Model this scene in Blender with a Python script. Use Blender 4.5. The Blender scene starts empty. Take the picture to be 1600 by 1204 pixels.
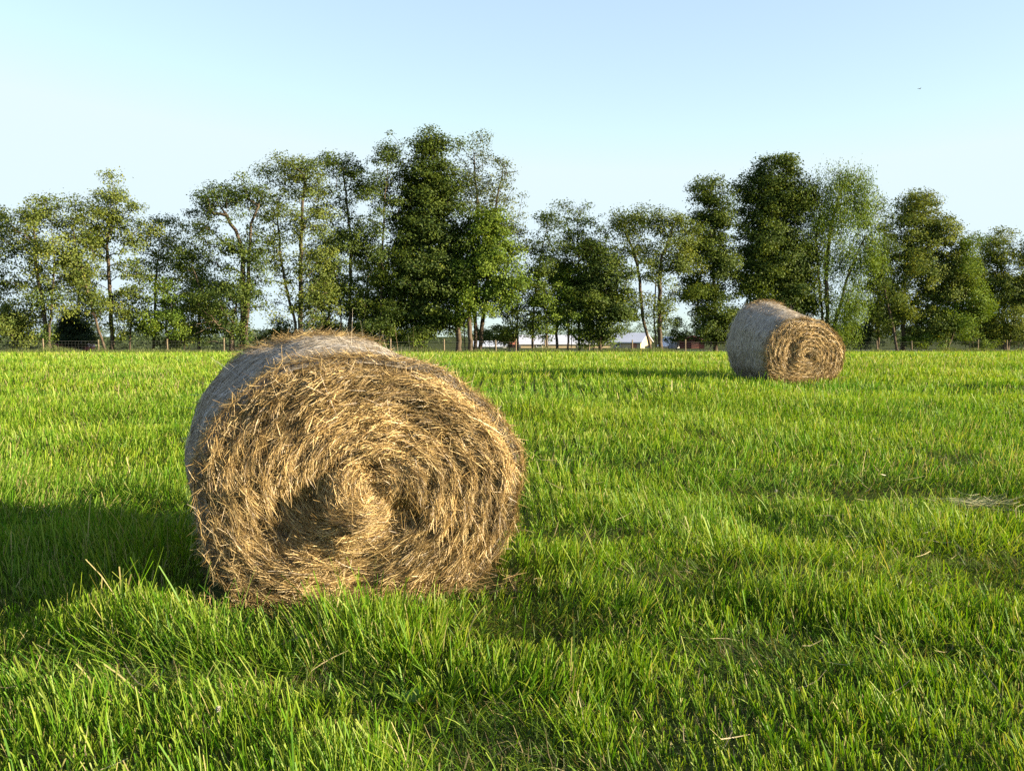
import bpy, math, random
import numpy as np
from mathutils import Vector

R = math.radians
S = bpy.context.scene
C = S.collection
rng = np.random.default_rng(11)
random.seed(5)

# ------------------------------------------------------------------ camera
F = 1556.0            # focal length in photograph pixels (1600 wide)
PITCH = math.atan((602 - 495) / F)
CAMZ = 1.54
cam_d = bpy.data.cameras.new('camera')
cam = bpy.data.objects.new('camera', cam_d)
C.objects.link(cam)
cam.location = (0, 0, CAMZ)
cam.rotation_euler = (math.pi / 2 - PITCH, 0, 0)
cam_d.sensor_width = 36
cam_d.lens = 36 * F / 1600
cam_d.clip_start = 0.05
cam_d.clip_end = 6000
S.camera = cam

# ------------------------------------------------------------------ light
SUN_EL, SUN_TOWARD = R(13.0), R(13.0)       # height; how far the sun sits on the camera's side of due right
sun_dir = Vector((math.cos(SUN_EL) * math.cos(SUN_TOWARD), -math.cos(SUN_EL) * math.sin(SUN_TOWARD), math.sin(SUN_EL)))
W = bpy.data.worlds.new('World')
S.world = W
W.use_nodes = True
nt = W.node_tree
sky = nt.nodes.new('ShaderNodeTexSky')
sky.sky_type = 'NISHITA'
sky.sun_disc = False
sky.sun_elevation = SUN_EL
sky.sun_rotation = math.pi / 2 + SUN_TOWARD
sky.air_density = 1.0
sky.dust_density = 0.2
sky.ozone_density = 3.0
bg = nt.nodes['Background']
bg.inputs['Strength'].default_value = 0.105
# the camera's white balance on the sky, and a thin even veil that keeps the low sky from burning out
tint = nt.nodes.new('ShaderNodeMix')
tint.data_type = 'RGBA'
tint.blend_type = 'MULTIPLY'
tint.inputs[0].default_value = 1
tint.inputs[7].default_value = (1.12, 0.90, 1.02, 1)
veil = nt.nodes.new('ShaderNodeMix')
veil.data_type = 'RGBA'
veil.blend_type = 'DARKEN'
veil.inputs[0].default_value = 1
veil.inputs[7].default_value = (0.83 / 0.42, 0.985 / 0.42, 1.06 / 0.42, 1)
nt.links.new(sky.outputs[0], tint.inputs[6])
nt.links.new(tint.outputs[2], veil.inputs[6])
soft = nt.nodes.new('ShaderNodeMix')
soft.data_type = 'RGBA'
soft.inputs[0].default_value = 0.32
soft.inputs[7].default_value = (0.79 / 0.42, 0.975 / 0.42, 1.06 / 0.42, 1)
nt.links.new(veil.outputs[2], soft.inputs[6])
nt.links.new(soft.outputs[2], bg.inputs['Color'])
sl = bpy.data.lights.new('sun', 'SUN')
sl.energy = 5.0
sl.angle = R(0.5)
sl.color = (1.0, 0.845, 0.60)
so = bpy.data.objects.new('sun', sl)
C.objects.link(so)
so.rotation_euler = (-sun_dir).to_track_quat('-Z', 'Y').to_euler()
S.view_settings.view_transform = 'Standard'
S.view_settings.look = 'None'
S.view_settings.exposure = 2.0
S.view_settings.gamma = 1.0
S.view_settings.use_curve_mapping = False
S.render.engine = 'CYCLES'
S.cycles.max_bounces = 6
S.cycles.diffuse_bounces = 3
S.cycles.glossy_bounces = 2
S.cycles.transmission_bounces = 4
S.cycles.use_denoising = False


# ------------------------------------------------------------------ helpers
def ray(px, py):
    u, v = (px - 800) / F, (602 - py) / F
    return np.array([u, math.cos(PITCH) + v * math.sin(PITCH), -math.sin(PITCH) + v * math.cos(PITCH)])


def at(px, py, Y):
    d = ray(px, py)
    t = Y / d[1]
    return np.array([d[0] * t, Y, CAMZ + d[2] * t])


_py = np.arange(-80, 2600, 0.5)
_pz = np.interp(_py, [-80, 8, 19.4, 25, 40, 60, 89, 170, 300, 420, 1000, 2600],
                [0, 0, 0.29, 0.30, -0.10, -0.78, -1.74, -3.75, -5.8, -7.6, -20, -50])
_k = np.exp(-0.5 * (np.arange(-24, 25) / 8.0) ** 2)
_k /= _k.sum()
_pz = np.convolve(np.pad(_pz, 24, mode='edge'), _k, mode='valid')


def vnoise(x, y, seed=0):
    """smooth value noise in 0..1"""
    g = np.random.default_rng(1000 + seed).random((256, 256))
    xi, yi = np.floor(x).astype(int), np.floor(y).astype(int)
    fx, fy = x - xi, y - yi
    fx, fy = fx * fx * (3 - 2 * fx), fy * fy * (3 - 2 * fy)
    a, b = g[xi & 255, yi & 255], g[(xi + 1) & 255, yi & 255]
    c, d = g[xi & 255, (yi + 1) & 255], g[(xi + 1) & 255, (yi + 1) & 255]
    return (a * (1 - fx) + b * fx) * (1 - fy) + (c * (1 - fx) + d * fx) * fy


def fbm(x, y, seed=0, octs=3):
    s, a, t = 0, 1, 0
    for o in range(octs):
        s = s + a * vnoise(x * 2 ** o + 17 * o, y * 2 ** o - 9 * o, seed + o)
        t += a
        a *= 0.5
    return s / t


def ground_z(x, y):
    x, y = np.asarray(x, float), np.asarray(y, float)
    z = np.interp(y, _py, _pz)
    near = np.clip(1.4 - np.abs(y) / 60, 0, 1)
    z = z + (fbm(x * 0.55 + 40, y * 0.55 + 40, 3, 2) - 0.5) * 0.17 * near
    return z


def gy(px, Y):
    """point of the ground straight under photograph column px at depth Y"""
    x = (px - 800) / F * Y
    return np.array([x, Y, float(ground_z(x, Y))])


def hit(px, py):
    """where the view ray through a photograph pixel meets the ground"""
    d = ray(px, py)
    Y = np.arange(1.5, 300, 0.02)
    X, Z = d[0] / d[1] * Y, CAMZ + d[2] / d[1] * Y
    i = int(np.argmax(Z <= ground_z(X, Y)))
    return np.array([X[i], Y[i], Z[i]])


def new_obj(name, data, parent=None, loc=None):
    o = bpy.data.objects.new(name, data)
    C.objects.link(o)
    if parent:
        o.parent = parent
    if loc is not None:
        o.location = tuple(float(v) for v in loc)
    return o


def tag(o, label=None, cat=None, group=None, kind=None):
    if label: o['label'] = label
    if cat: o['category'] = cat
    if group: o['group'] = group
    if kind: o['kind'] = kind
    return o


def thing(name, label, cat, loc, rz=0, group=None):
    o = new_obj(name, None, loc=loc)
    o.rotation_euler = (0, 0, rz)
    o.empty_display_size = 0.3
    return tag(o, label, cat, group)


def fast_mesh(name, verts, faces, mat, cols=None, smooth=False, attr='tint'):
    """verts (n,3); faces (m,k) with k constant, or a list of such arrays"""
    if not isinstance(faces, list):
        faces = [faces]
    me = bpy.data.meshes.new(name)
    verts = np.asarray(verts, np.float32)
    me.vertices.add(len(verts))
    me.vertices.foreach_set('co', verts.ravel())
    idx = np.concatenate([f.ravel() for f in faces]).astype(np.int32)
    tot = np.concatenate([np.full(len(f), f.shape[1]) for f in faces]).astype(np.int32)
    start = np.concatenate([[0], np.cumsum(tot)[:-1]]).astype(np.int32)
    me.loops.add(len(idx))
    me.loops.foreach_set('vertex_index', idx)
    me.polygons.add(len(tot))
    me.polygons.foreach_set('loop_start', start)
    try:
        me.polygons.foreach_set('loop_total', tot)
    except Exception:
        pass
    me.update(calc_edges=True)
    if smooth:
        me.polygons.foreach_set('use_smooth', np.ones(len(tot), bool))
    else:
        me.polygons.foreach_set('use_smooth', np.zeros(len(tot), bool))
    if cols is not None:
        a = me.attributes.new(attr, 'FLOAT_COLOR', 'POINT')
        c = np.ones((len(verts), 4), np.float32)
        c[:, :3] = cols
        a.data.foreach_set('color', c.ravel())
    if mat:
        me.materials.append(mat)
    return me


def unit(v):
    return v / np.maximum(np.linalg.norm(v, axis=-1, keepdims=True), 1e-9)


class Parts:
    """collects shapes for ONE mesh"""
    def __init__(s):
        s.v, s.f, s.n, s.c = [], {}, 0, []

    def add(s, v, faces, col=(1, 1, 1)):
        v = np.asarray(v, float)
        s.v.append(v)
        s.c.append(np.broadcast_to(np.asarray(col, float), (len(v), 3)))
        for f in (faces if isinstance(faces, list) else [faces]):
            f = np.asarray(f)
            s.f.setdefault(f.shape[1], []).append(f + s.n)
        s.n += len(v)

    def box(s, c, d, col=(1, 1, 1), bevel=0.0):
        x, y, z = np.array(d) / 2
        v = np.array([[i, j, k] for i in (-x, x) for j in (-y, y) for k in (-z, z)]) + np.array(c)
        s.add(v, np.array([[0, 1, 3, 2], [4, 6, 7, 5], [0, 4, 5, 1], [2, 3, 7, 6], [0, 2, 6, 4], [1, 5, 7, 3]]), col)

    def tube(s, pts, rad, n=8, col=(1, 1, 1), cap=True):
        pts = np.asarray(pts, float)
        m = len(pts)
        rad = np.broadcast_to(np.asarray(rad, float), (m,))
        t = unit(np.gradient(pts, axis=0))
        up = np.array([0, 0, 1.0]) if abs(t[0][2]) < 0.9 else np.array([1.0, 0, 0])
        a = unit(np.cross(t, up))
        b = np.cross(t, a)
        th = np.linspace(0, 2 * np.pi, n, endpoint=False)
        ring = (a[:, None] * np.cos(th)[None, :, None] + b[:, None] * np.sin(th)[None, :, None]) * rad[:, None, None] + pts[:, None]
        i = np.arange(m - 1)[:, None] * n
        j = np.arange(n)[None, :]
        k = (j + 1) % n
        q = np.stack([i + j, i + k, i + n + k, i + n + j], -1).reshape(-1, 4)
        fs = [q]
        if cap:
            fs += [np.arange(n)[None, ::-1], (np.arange(n) + (m - 1) * n)[None, :]]
        s.add(ring.reshape(-1, 3), fs, col)

    def build(s, name, mat, parent=None, smooth=False, cols=False):
        v = np.concatenate(s.v)
        fs = [np.concatenate(f) for f in s.f.values()]
        me = fast_mesh(name, v, fs, mat, np.concatenate(s.c) if cols else None, smooth)
        return new_obj(name, me, parent)


# ------------------------------------------------------------------ materials
def mat(name):
    m = bpy.data.materials.new(name)
    m.use_nodes = True
    n = m.node_tree
    return m, n, n.nodes['Principled BSDF']


def plain(name, col, rough=0.8, spec=0.3, var=0.25, scale=3.0, bump=0.0, metal=0.0):
    """one colour broken up by noise"""
    m, n, p = mat(name)
    tc = n.nodes.new('ShaderNodeTexCoord')
    no = n.nodes.new('ShaderNodeTexNoise')
    no.inputs['Scale'].default_value = scale
    no.inputs['Detail'].default_value = 6
    n.links.new(tc.outputs['Object'], no.inputs['Vector'])
    r = n.nodes.new('ShaderNodeValToRGB')
    c = np.array(col)
    r.color_ramp.elements[0].position = 0.3
    r.color_ramp.elements[1].position = 0.7
    r.color_ramp.elements[0].color = (*(c * (1 - var)), 1)
    r.color_ramp.elements[1].color = (*np.minimum(c * (1 + var), 0.95), 1)
    n.links.new(no.outputs['Fac'], r.inputs[0])
    n.links.new(r.outputs[0], p.inputs['Base Color'])
    p.inputs['Roughness'].default_value = rough
    p.inputs['Specular IOR Level'].default_value = spec
    p.inputs['Metallic'].default_value = metal
    if bump:
        b = n.nodes.new('ShaderNodeBump')
        b.inputs['Strength'].default_value = bump
        b.inputs['Distance'].default_value = 0.03
        n.links.new(no.outputs['Fac'], b.inputs['Height'])
        n.links.new(b.outputs[0], p.inputs['Normal'])
    return m


def leafy(name, trans=0.35, gloss=0.06, rough=0.45, tcol=(1.25, 1.15, 0.55)):
    """thin leaf or blade: diffuse + light through it + a little gloss; colour from the 'tint' attribute"""
    m = bpy.data.materials.new(name)
    m.use_nodes = True
    n = m.node_tree
    n.nodes.remove(n.nodes['Principled BSDF'])
    out = n.nodes['Material Output']
    at_ = n.nodes.new('ShaderNodeAttribute')
    at_.attribute_name = 'tint'
    d = n.nodes.new('ShaderNodeBsdfDiffuse')
    t = n.nodes.new('ShaderNodeBsdfTranslucent')
    g = n.nodes.new('ShaderNodeBsdfGlossy')
    g.inputs['Roughness'].default_value = rough
    g.inputs['Color'].default_value = (0.8, 0.8, 0.8, 1)
    mul = n.nodes.new('ShaderNodeMix')
    mul.data_type = 'RGBA'
    mul.blend_type = 'MULTIPLY'
    mul.inputs[0].default_value = 1
    mul.inputs[7].default_value = (*tcol, 1)
    n.links.new(at_.outputs['Color'], mul.inputs[6])
    n.links.new(at_.outputs['Color'], d.inputs['Color'])
    n.links.new(mul.outputs[2], t.inputs['Color'])
    m1 = n.nodes.new('ShaderNodeMixShader')
    m1.inputs[0].default_value = trans
    n.links.new(d.outputs[0], m1.inputs[1])
    n.links.new(t.outputs[0], m1.inputs[2])
    m2 = n.nodes.new('ShaderNodeMixShader')
    m2.inputs[0].default_value = gloss
    n.links.new(m1.outputs[0], m2.inputs[1])
    n.links.new(g.outputs[0], m2.inputs[2])
    n.links.new(m2.outputs[0], out.inputs['Surface'])
    return m


M_GRASS = leafy('grass_blades', 0.35, 0.015, 0.5, (1.15, 1.18, 0.3))
M_LEAF = leafy('tree_leaves', 0.30, 0.012, 0.6)
M_STRAW = leafy('dry_straw', 0.12, 0.04, 0.45, (1.1, 1.0, 0.8))
M_NET = leafy('weathered_hay', 0.05, 0.03, 0.6, (1, 1, 1))
M_BARK = plain('bark', (0.078, 0.06, 0.043), 0.9, 0.1, 0.5, 2.5, 0.6)
M_POST = plain('weathered_post', (0.19, 0.15, 0.10), 0.9, 0.1, 0.3, 6)
M_WIRE = plain('galvanised_wire', (0.12, 0.12, 0.11), 0.6, 0.4, 0.2, 3)
M_WALLC = plain('cream_siding', (0.45, 0.36, 0.22), 0.7, 0.2, 0.08, 1)
M_WALLW = plain('white_siding', (0.52, 0.52, 0.51), 0.7, 0.2, 0.06, 1)
M_ROOFW = plain('white_metal_roof', (0.50, 0.51, 0.55), 0.45, 0.4, 0.05, 0.6)
M_ROOFG = plain('grey_metal_roof', (0.50, 0.53, 0.58), 0.5, 0.4, 0.08, 0.6)
M_RED = plain('barn_red', (0.08, 0.022, 0.02), 0.8, 0.2, 0.2, 1)
M_DOOR = plain('red_door', (0.36, 0.14, 0.09), 0.7, 0.2, 0.1, 1)
M_GLASS = plain('dark_window', (0.03, 0.035, 0.04), 0.15, 0.5, 0.1, 1)
M_ROAD = plain('asphalt', (0.16, 0.16, 0.155), 0.9, 0.2, 0.15, 2)
M_BIRD = plain('dark_feathers', (0.04, 0.038, 0.035), 0.8, 0.2, 0.2, 20)
M_PETAL = plain('clover_petals', (0.30, 0.28, 0.22), 0.8, 0.2, 0.15, 60)


# ------------------------------------------------------------------ ground
def ground():
    xs = np.concatenate([[-1500, -700, -350, -200, -120, -80], np.arange(-60, -12, 2.0), np.arange(-12, 12.01, 0.25), np.arange(14, 61, 2.0), [80, 120, 200, 350, 700, 1500]])
    ys = np.concatenate([[-80, -40, -20, -10, -5], np.arange(-2, 26, 0.25), np.arange(26, 130, 2.0), [140, 160, 180, 210, 250, 300, 360, 420, 600, 900, 1500, 2500]])
    X, Y = np.meshgrid(xs, ys, indexing='ij')
    V = np.stack([X, Y, ground_z(X, Y)], -1).reshape(-1, 3)
    i = np.arange(len(xs) - 1)[:, None] * len(ys)
    j = np.arange(len(ys) - 1)[None, :]
    q = np.stack([i + j, i + len(ys) + j, i + len(ys) + j + 1, i + j + 1], -1).reshape(-1, 4)
    m, n, p = mat('field_soil')
    tc = n.nodes.new('ShaderNodeTexCoord')
    a = n.nodes.new('ShaderNodeTexNoise')
    a.inputs['Scale'].default_value = 1.3
    a.inputs['Detail'].default_value = 8
    b = n.nodes.new('ShaderNodeTexNoise')
    b.inputs['Scale'].default_value = 30
    b.inputs['Detail'].default_value = 5
    for t in (a, b):
        n.links.new(tc.outputs['Object'], t.inputs['Vector'])
    r = n.nodes.new('ShaderNodeValToRGB')
    r.color_ramp.elements[0].position = 0.35
    r.color_ramp.elements[0].color = (0.030, 0.045, 0.008, 1)
    r.color_ramp.elements[1].position = 0.65
    r.color_ramp.elements[1].color = (0.07, 0.085, 0.018, 1)
    n.links.new(a.outputs['Fac'], r.inputs[0])
    r2 = n.nodes.new('ShaderNodeValToRGB')
    r2.color_ramp.elements[0].position = 0.38
    r2.color_ramp.elements[0].color = (0.45, 0.42, 0.4, 1)
    r2.color_ramp.elements[1].position = 0.62
    r2.color_ramp.elements[1].color = (1.1, 1.05, 0.95, 1)
    n.links.new(b.outputs['Fac'], r2.inputs[0])
    mu = n.nodes.new('ShaderNodeMix')
    mu.data_type = 'RGBA'
    mu.blend_type = 'MULTIPLY'
    mu.inputs[0].default_value = 1
    n.links.new(r.outputs[0], mu.inputs[6])
    n.links.new(r2.outputs[0], mu.inputs[7])
    n.links.new(mu.outputs[2], p.inputs['Base Color'])
    p.inputs['Roughness'].default_value = 1
    p.inputs['Specular IOR Level'].default_value = 0.05
    o = new_obj('field_ground', fast_mesh('field_ground', V, q, m, smooth=True))
    tag(o, kind='structure')


ground()


def fence_Y(px):
    return 76 + 22 * (px / 1600.0)


# the bales' footprints, so that no grass grows through them
FRONT_N = unit(np.array([0.31, -0.951, 0]))         # both faces look this way
SIDE_N = np.array([-FRONT_N[1], FRONT_N[0], 0])     # to the right of the face
_c = gy(566, 5.12)
BALE_A = _c - FRONT_N * 0.75
_c = gy(1258, 19.4)
BALE_B = _c - FRONT_N * 0.75
BALES = [(BALE_A, 0.80, 0.78), (BALE_B, 0.80, 0.70)]


def outside_bales(x, y):
    k = np.ones(len(x), bool)
    for c, w, l in BALES:
        dx, dy = x - c[0], y - c[1]
        u, v = dx * SIDE_N[0] + dy * SIDE_N[1], dx * FRONT_N[0] + dy * FRONT_N[1]
        k &= ~((np.abs(u) < w) & (np.abs(v) < l))
    return k


# ------------------------------------------------------------------ grass
def blades(x, y, h, w, az, lean, lean_az, bend, seg, col, tipcol, tipw):
    """one ribbon per blade"""
    n = len(x)
    z = ground_z(x, y) - 0.01
    base = np.stack([x, y, z], -1)
    side = np.stack([np.cos(az), np.sin(az), np.zeros(n)], -1)
    ld = np.stack([np.cos(lean_az), np.sin(lean_az), np.zeros(n)], -1)
    V = np.zeros((n, seg + 1, 2, 3), np.float32)
    K = np.zeros((n, seg + 1, 2, 3), np.float32)
    for s in range(seg + 1):
        t = s / seg
        ang = lean + bend * t
        hz = h * t * np.cos(ang)
        ho = h * t * np.sin(ang)
        p = base + ld * ho[:, None]
        p[:, 2] += hz
        ww = w * (1 - (1 - tipw) * t ** 1.6) * 0.5
        V[:, s, 0] = p - side * ww[:, None]
        V[:, s, 1] = p + side * ww[:, None]
        g = np.clip((t - 0.45) / 0.55, 0, 1)
        g0 = np.clip(1 - t * 1.8, 0, 1) * 0.12
        c = col * (1 - g) + tipcol * g
        c = c * (1 - g0) + np.array([0.16, 0.17, 0.055]) * g0
        K[:, s, 0] = c
        K[:, s, 1] = c
    i = np.arange(n)[:, None] * (seg + 1) * 2
    q = []
    for s in range(seg):
        q.append(np.stack([i[:, 0] + 2 * s, i[:, 0] + 2 * s + 1, i[:, 0] + 2 * s + 3, i[:, 0] + 2 * s + 2], -1))
    return V.reshape(-1, 3), np.concatenate(q), K.reshape(-1, 3)


# old wheel tracks and flattened hollows, given where they lie on the field (photograph pixels -> ground)
_hol = [(1110, 905, .55, .28), (1010, 915, .3, .25), (1330, 905, .8, .25), (1550, 885, .8, .3), (860, 985, .4, .2),
        (500, 1080, .35, .16), (240, 1065, .5, .17), (60, 1040, .4, .17), (1180, 1030, .45, .16), (1420, 1040, .3, .14),
        (760, 1130, .35, .12), (930, 840, .5, .3), (1390, 775, .5, .5), (1550, 800, .5, .4), (1180, 780, .5, .4)]
HOL = [(hit(a, b), c, d) for a, b, c, d in _hol]


LUSH = [(hit(a, b), c, d, e) for a, b, c, d, e in ((1480, 1120, .5, .5, .75), (1200, 1130, .4, .3, .5), (1000, 1000, .4, .3, .35), (420, 1010, .5, .2, .25), (900, 900, .4, .3, .3))]


def hollow(x, y):
    s = np.zeros(len(x))
    for p, a, b in HOL:
        s = np.maximum(s, np.exp(-(((x - p[0]) / a) ** 2 + ((y - p[1]) / b) ** 2)))
    s = np.maximum(s, np.clip((fbm(x * 0.9, y * 1.3, 30, 2) - 0.67) * 6, 0, 1) * 0.9)
    return s


def grass_set(y0, y1, dens, seg, wscale, hscale, margin, clump):
    """scatter blades over the wedge of the field between depths y0 and y1"""
    area = 0.55 * (y1 ** 2 - y0 ** 2) + 2 * margin * (y1 - y0)
    n = int(area * dens)
    y = np.sqrt(rng.random(n) * (y1 ** 2 - y0 ** 2) + y0 ** 2)
    x = (rng.random(n) * 2 - 1) * (0.535 * y + margin)
    # gather into tufts
    if clump:
        cs = clump
        cx = np.floor(x / cs) * cs + cs * (0.5 + 0.9 * (vnoise(np.floor(x / cs) * 1.0 + 0.5, np.floor(y / cs) * 1.0 + 0.5, 50) - 0.5))
        cy = np.floor(y / cs) * cs + cs * (0.5 + 0.9 * (vnoise(np.floor(x / cs) * 1.0 + 0.5, np.floor(y / cs) * 1.0 + 0.5, 51) - 0.5))
        pull = rng.random(n) ** (0.85 if y1 < 10 else 1.2) * 0.8
        x, y = x + (cx - x) * pull, y + (cy - y) * pull
    keep = outside_bales(x, y)
    ho = hollow(x, y) * np.clip(1.9 - y / 9, 0.22, 1)
    keep &= rng.random(n) > ho * 0.5
    x, y, ho = x[keep], y[keep], ho[keep]
    n = len(x)
    nearf = np.clip(1.5 - y / 9, 0.25, 1)
    tall = 0.5 + (fbm(x * 1.1 + 3, y * 1.1, 60, 3) - 0.5) * nearf
    big = fbm(x * 0.16, y * 0.16, 64, 2)
    h = (0.05 + 0.18 * np.clip((tall - 0.30) * 2.5, 0, 1)) * (0.55 + 0.75 * rng.random(n)) * hscale
    h *= (1 - 0.35 * ho)
    for p_, rx_, ry_, am in LUSH:
        h *= 1 + am * np.exp(-((x - p_[0]) / rx_) ** 2 - ((y - p_[1]) / ry_) ** 2)
    bu, bv = (x - BALE_A[0]) * SIDE_N[0] + (y - BALE_A[1]) * SIDE_N[1], (x - BALE_A[0]) * FRONT_N[0] + (y - BALE_A[1]) * FRONT_N[1]
    h *= 1 - 0.55 * np.exp(-(np.clip(np.abs(bu) - .75, 0, 9) / .2) ** 2 - (np.clip(np.abs(bv) - .8, 0, 9) / .2) ** 2)
    w = (0.0032 + 0.0035 * rng.random(n) ** 1.5) * wscale
    az = rng.random(n) * 2 * np.pi
    flow = fbm(x * 0.7, y * 0.7, 70, 2) * 9
    lean = np.abs(rng.normal(0.0, 0.22, n)) + 0.05 + ho * rng.random(n) * 1.25
    laz = np.where(rng.random(n) < 0.6, flow + rng.normal(0, 0.9, n), rng.random(n) * 6.28)
    bend = np.abs(rng.normal(0.03, 0.16, n)) + ho * 0.3
    lying = rng.random(n) < (0.07 + 0.3 * ho)
    lean = np.where(lying, 1.0 + rng.random(n) * 0.45, lean)
    h = np.where(lying, h * 1.5, h)
    up = rng.random(n) < 0.035
    h = np.where(up & ~lying, h * 1.55 + 0.02, h)
    w = np.where(up, w * 1.3, w)
    # colour: blade to blade, patch to patch
    t = rng.random(n)[:, None]
    a, b, c = np.array([0.040, 0.118, 0.003]), np.array([0.100, 0.208, 0.006]), np.array([0.21, 0.27, 0.025])
    col = np.where(t < 0.6, a + (b - a) * (t / 0.6), b + (c - b) * ((t - 0.6) / 0.4))
    pt = (fbm(x * 0.5 + 9, y * 0.5, 80, 3)[:, None] - 0.5) * 1.6
    col = col * (1 + pt * np.array([0.55, 0.18, 0.1]))
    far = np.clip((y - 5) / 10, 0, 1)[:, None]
    col = col * (1 + far * np.array([0.20, 0.16, 0.1]))  # farther blades coloured lighter and yellower, painting in their sunlit tips
    dry = (rng.random(n) < 0.045 + 0.12 * np.clip((big - 0.45) * 4, 0, 1))[:, None]
    col = np.where(dry, np.array([0.34, 0.29, 0.13]) * (0.6 + 0.5 * rng.random((n, 1))), col)
    tip = np.where((rng.random(n) < 0.45)[:, None], col * 0.6 + np.array([0.26, 0.25, 0.06]) * 0.6, col * 1.1)
    tw = np.where(rng.random(n) < 0.68, 0.7, 0.12)
    return blades(x, y, h, w, az, lean, laz, bend, seg, col, tip, tw)


def join(sets):
    V, Q, K, o = [], [], [], 0
    for v, q, k in sets:
        V.append(v)
        Q.append(q + o)
        K.append(k)
        o += len(v)
    return np.concatenate(V), np.concatenate(Q), np.concatenate(K)


def thatch(y0, y1, dens):
    """short lying blades and dead bits under the standing grass"""
    area = 0.55 * (y1 ** 2 - y0 ** 2) + 7 * (y1 - y0)
    n = int(area * dens)
    y = np.sqrt(rng.random(n) * (y1 ** 2 - y0 ** 2) + y0 ** 2)
    x = (rng.random(n) * 2 - 1) * (0.535 * y + 3.5)
    k = outside_bales(x, y)
    x, y = x[k], y[k]
    n = len(x)
    ho = hollow(x, y)
    h = rng.uniform(0.03, 0.09, n) * (1 + 1.1 * ho * rng.random(n))
    lean = rng.uniform(0.45, 1.45, n)
    t = rng.random((n, 1))
    col = np.array([0.030, 0.066, 0.006]) * (1 - t) + np.array([0.075, 0.125, 0.012]) * t
    col = np.where(rng.random((n, 1)) < 0.22, np.array([0.19, 0.15, 0.07]) * (0.4 + 0.9 * rng.random((n, 1))), col)
    w = rng.uniform(0.003, 0.006, n) * (1 if y1 < 8 else 1.6)
    flow = fbm(x * 1.3, y * 1.3, 75, 2) * 9
    return blades(x, y, h, w, rng.random(n) * 6.28, lean, flow + rng.normal(0, 0.7, n), rng.normal(0.1, .3, n), 2, col, col * 1.1, np.full(n, .3))


gs = [thatch(1.2, 6.0, 3600), thatch(6.0, 14.0, 1200), grass_set(1.2, 5.0, 3200, 4, 1.1, 0.92, 3.6, 0.10),
      grass_set(5.0, 9.0, 2200, 3, 1.2, 0.92, 3.6, 0.11),
      grass_set(9.0, 16.0, 1100, 2, 1.7, 0.92, 4, 0.14),
      grass_set(16.0, 30.0, 420, 2, 2.6, 0.95, 5, 0.2),
      grass_set(30.0, 100.0, 80, 1, 5.5, 1.05, 9, 0)]
V, Q, K = join(gs)
tag(new_obj('meadow_grass', fast_mesh('meadow_grass', V, Q, M_GRASS, K)), 'short mown green grass covering the whole hay field', 'grass', kind='stuff')


def verge():
    """uncut taller, duller grass along the fence"""
    n = 42000
    px = rng.uniform(-120, 1720, n)
    off = rng.normal(-0.8, 1.5, n)
    Y = fence_Y(px) + off
    x = (px - 800) / F * Y
    tall = fbm(x * 0.35, Y * 0.3, 90, 2)
    h = (0.10 + 0.55 * tall) * (0.55 + 0.9 * vnoise(x * 0.9, Y * 0.4, 95)) * (0.6 + 0.6 * rng.random(n)) * np.exp(-((off + 0.8) / 3) ** 2)
    w = 0.03 + 0.03 * rng.random(n)
    t = rng.random((n, 1))
    col = np.array([0.055, 0.095, 0.02]) * (1 - t) + np.array([0.12, 0.13, 0.045]) * t
    v, q, k = blades(x, Y, h, w, rng.random(n) * 6.28, np.abs(rng.normal(0, .2, n)), rng.random(n) * 6.28, rng.random(n) * .3, 1, col, col * 1.15, np.full(n, .2))
    tag(new_obj('tall_grass', fast_mesh('tall_grass', v, q, M_GRASS, k)), 'taller dull grass left uncut along the wire fence', 'grass', kind='stuff')


verge()


# ------------------------------------------------------------------ straw and bales
def strands(p, d, nrm, length, width, curve, seg, col, lift=None):
    """ribbons starting at p heading along d, lying against nrm; curve bends them about nrm, lift raises their ends"""
    n = len(p)
    d = unit(d)
    b = unit(np.cross(nrm, d))
    V = np.zeros((n, seg + 1, 2, 3), np.float32)
    if lift is None:
        lift = np.zeros(n)
    wv = unit(b + nrm * rng.normal(0, 0.6, (n, 1)))
    for s in range(seg + 1):
        t = s / seg
        u = (t - 0.5) * length
        c = p + d * u[:, None] + b * (curve * u * u)[:, None] + nrm * (lift * (u * 2 / length) ** 2 * np.sign(u).clip(0, 1))[:, None]
        ww = width * 0.5 * (1 if 0 < s < seg else 0.45)
        V[:, s, 0] = c - wv * ww[:, None]
        V[:, s, 1] = c + wv * ww[:, None]
    i = np.arange(n) * (seg + 1) * 2
    q = np.concatenate([np.stack([i + 2 * s, i + 2 * s + 1, i + 2 * s + 3, i + 2 * s + 2], -1) for s in range(seg)])
    return V.reshape(-1, 3), q, np.repeat(col, (seg + 1) * 2, axis=0)


def straw_cols(n, bright=1.0, warm=1.0):
    t = rng.random((n, 1)) ** 1.15
    a, b, c = np.array([0.12, 0.072, 0.028]), np.array([0.39, 0.262, 0.098]), np.array([0.70, 0.53, 0.25])
    col = np.where(t < .5, a + (b - a) * t * 2, b + (c - b) * (t - .5) * 2)
    return col * bright * 0.76


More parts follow.
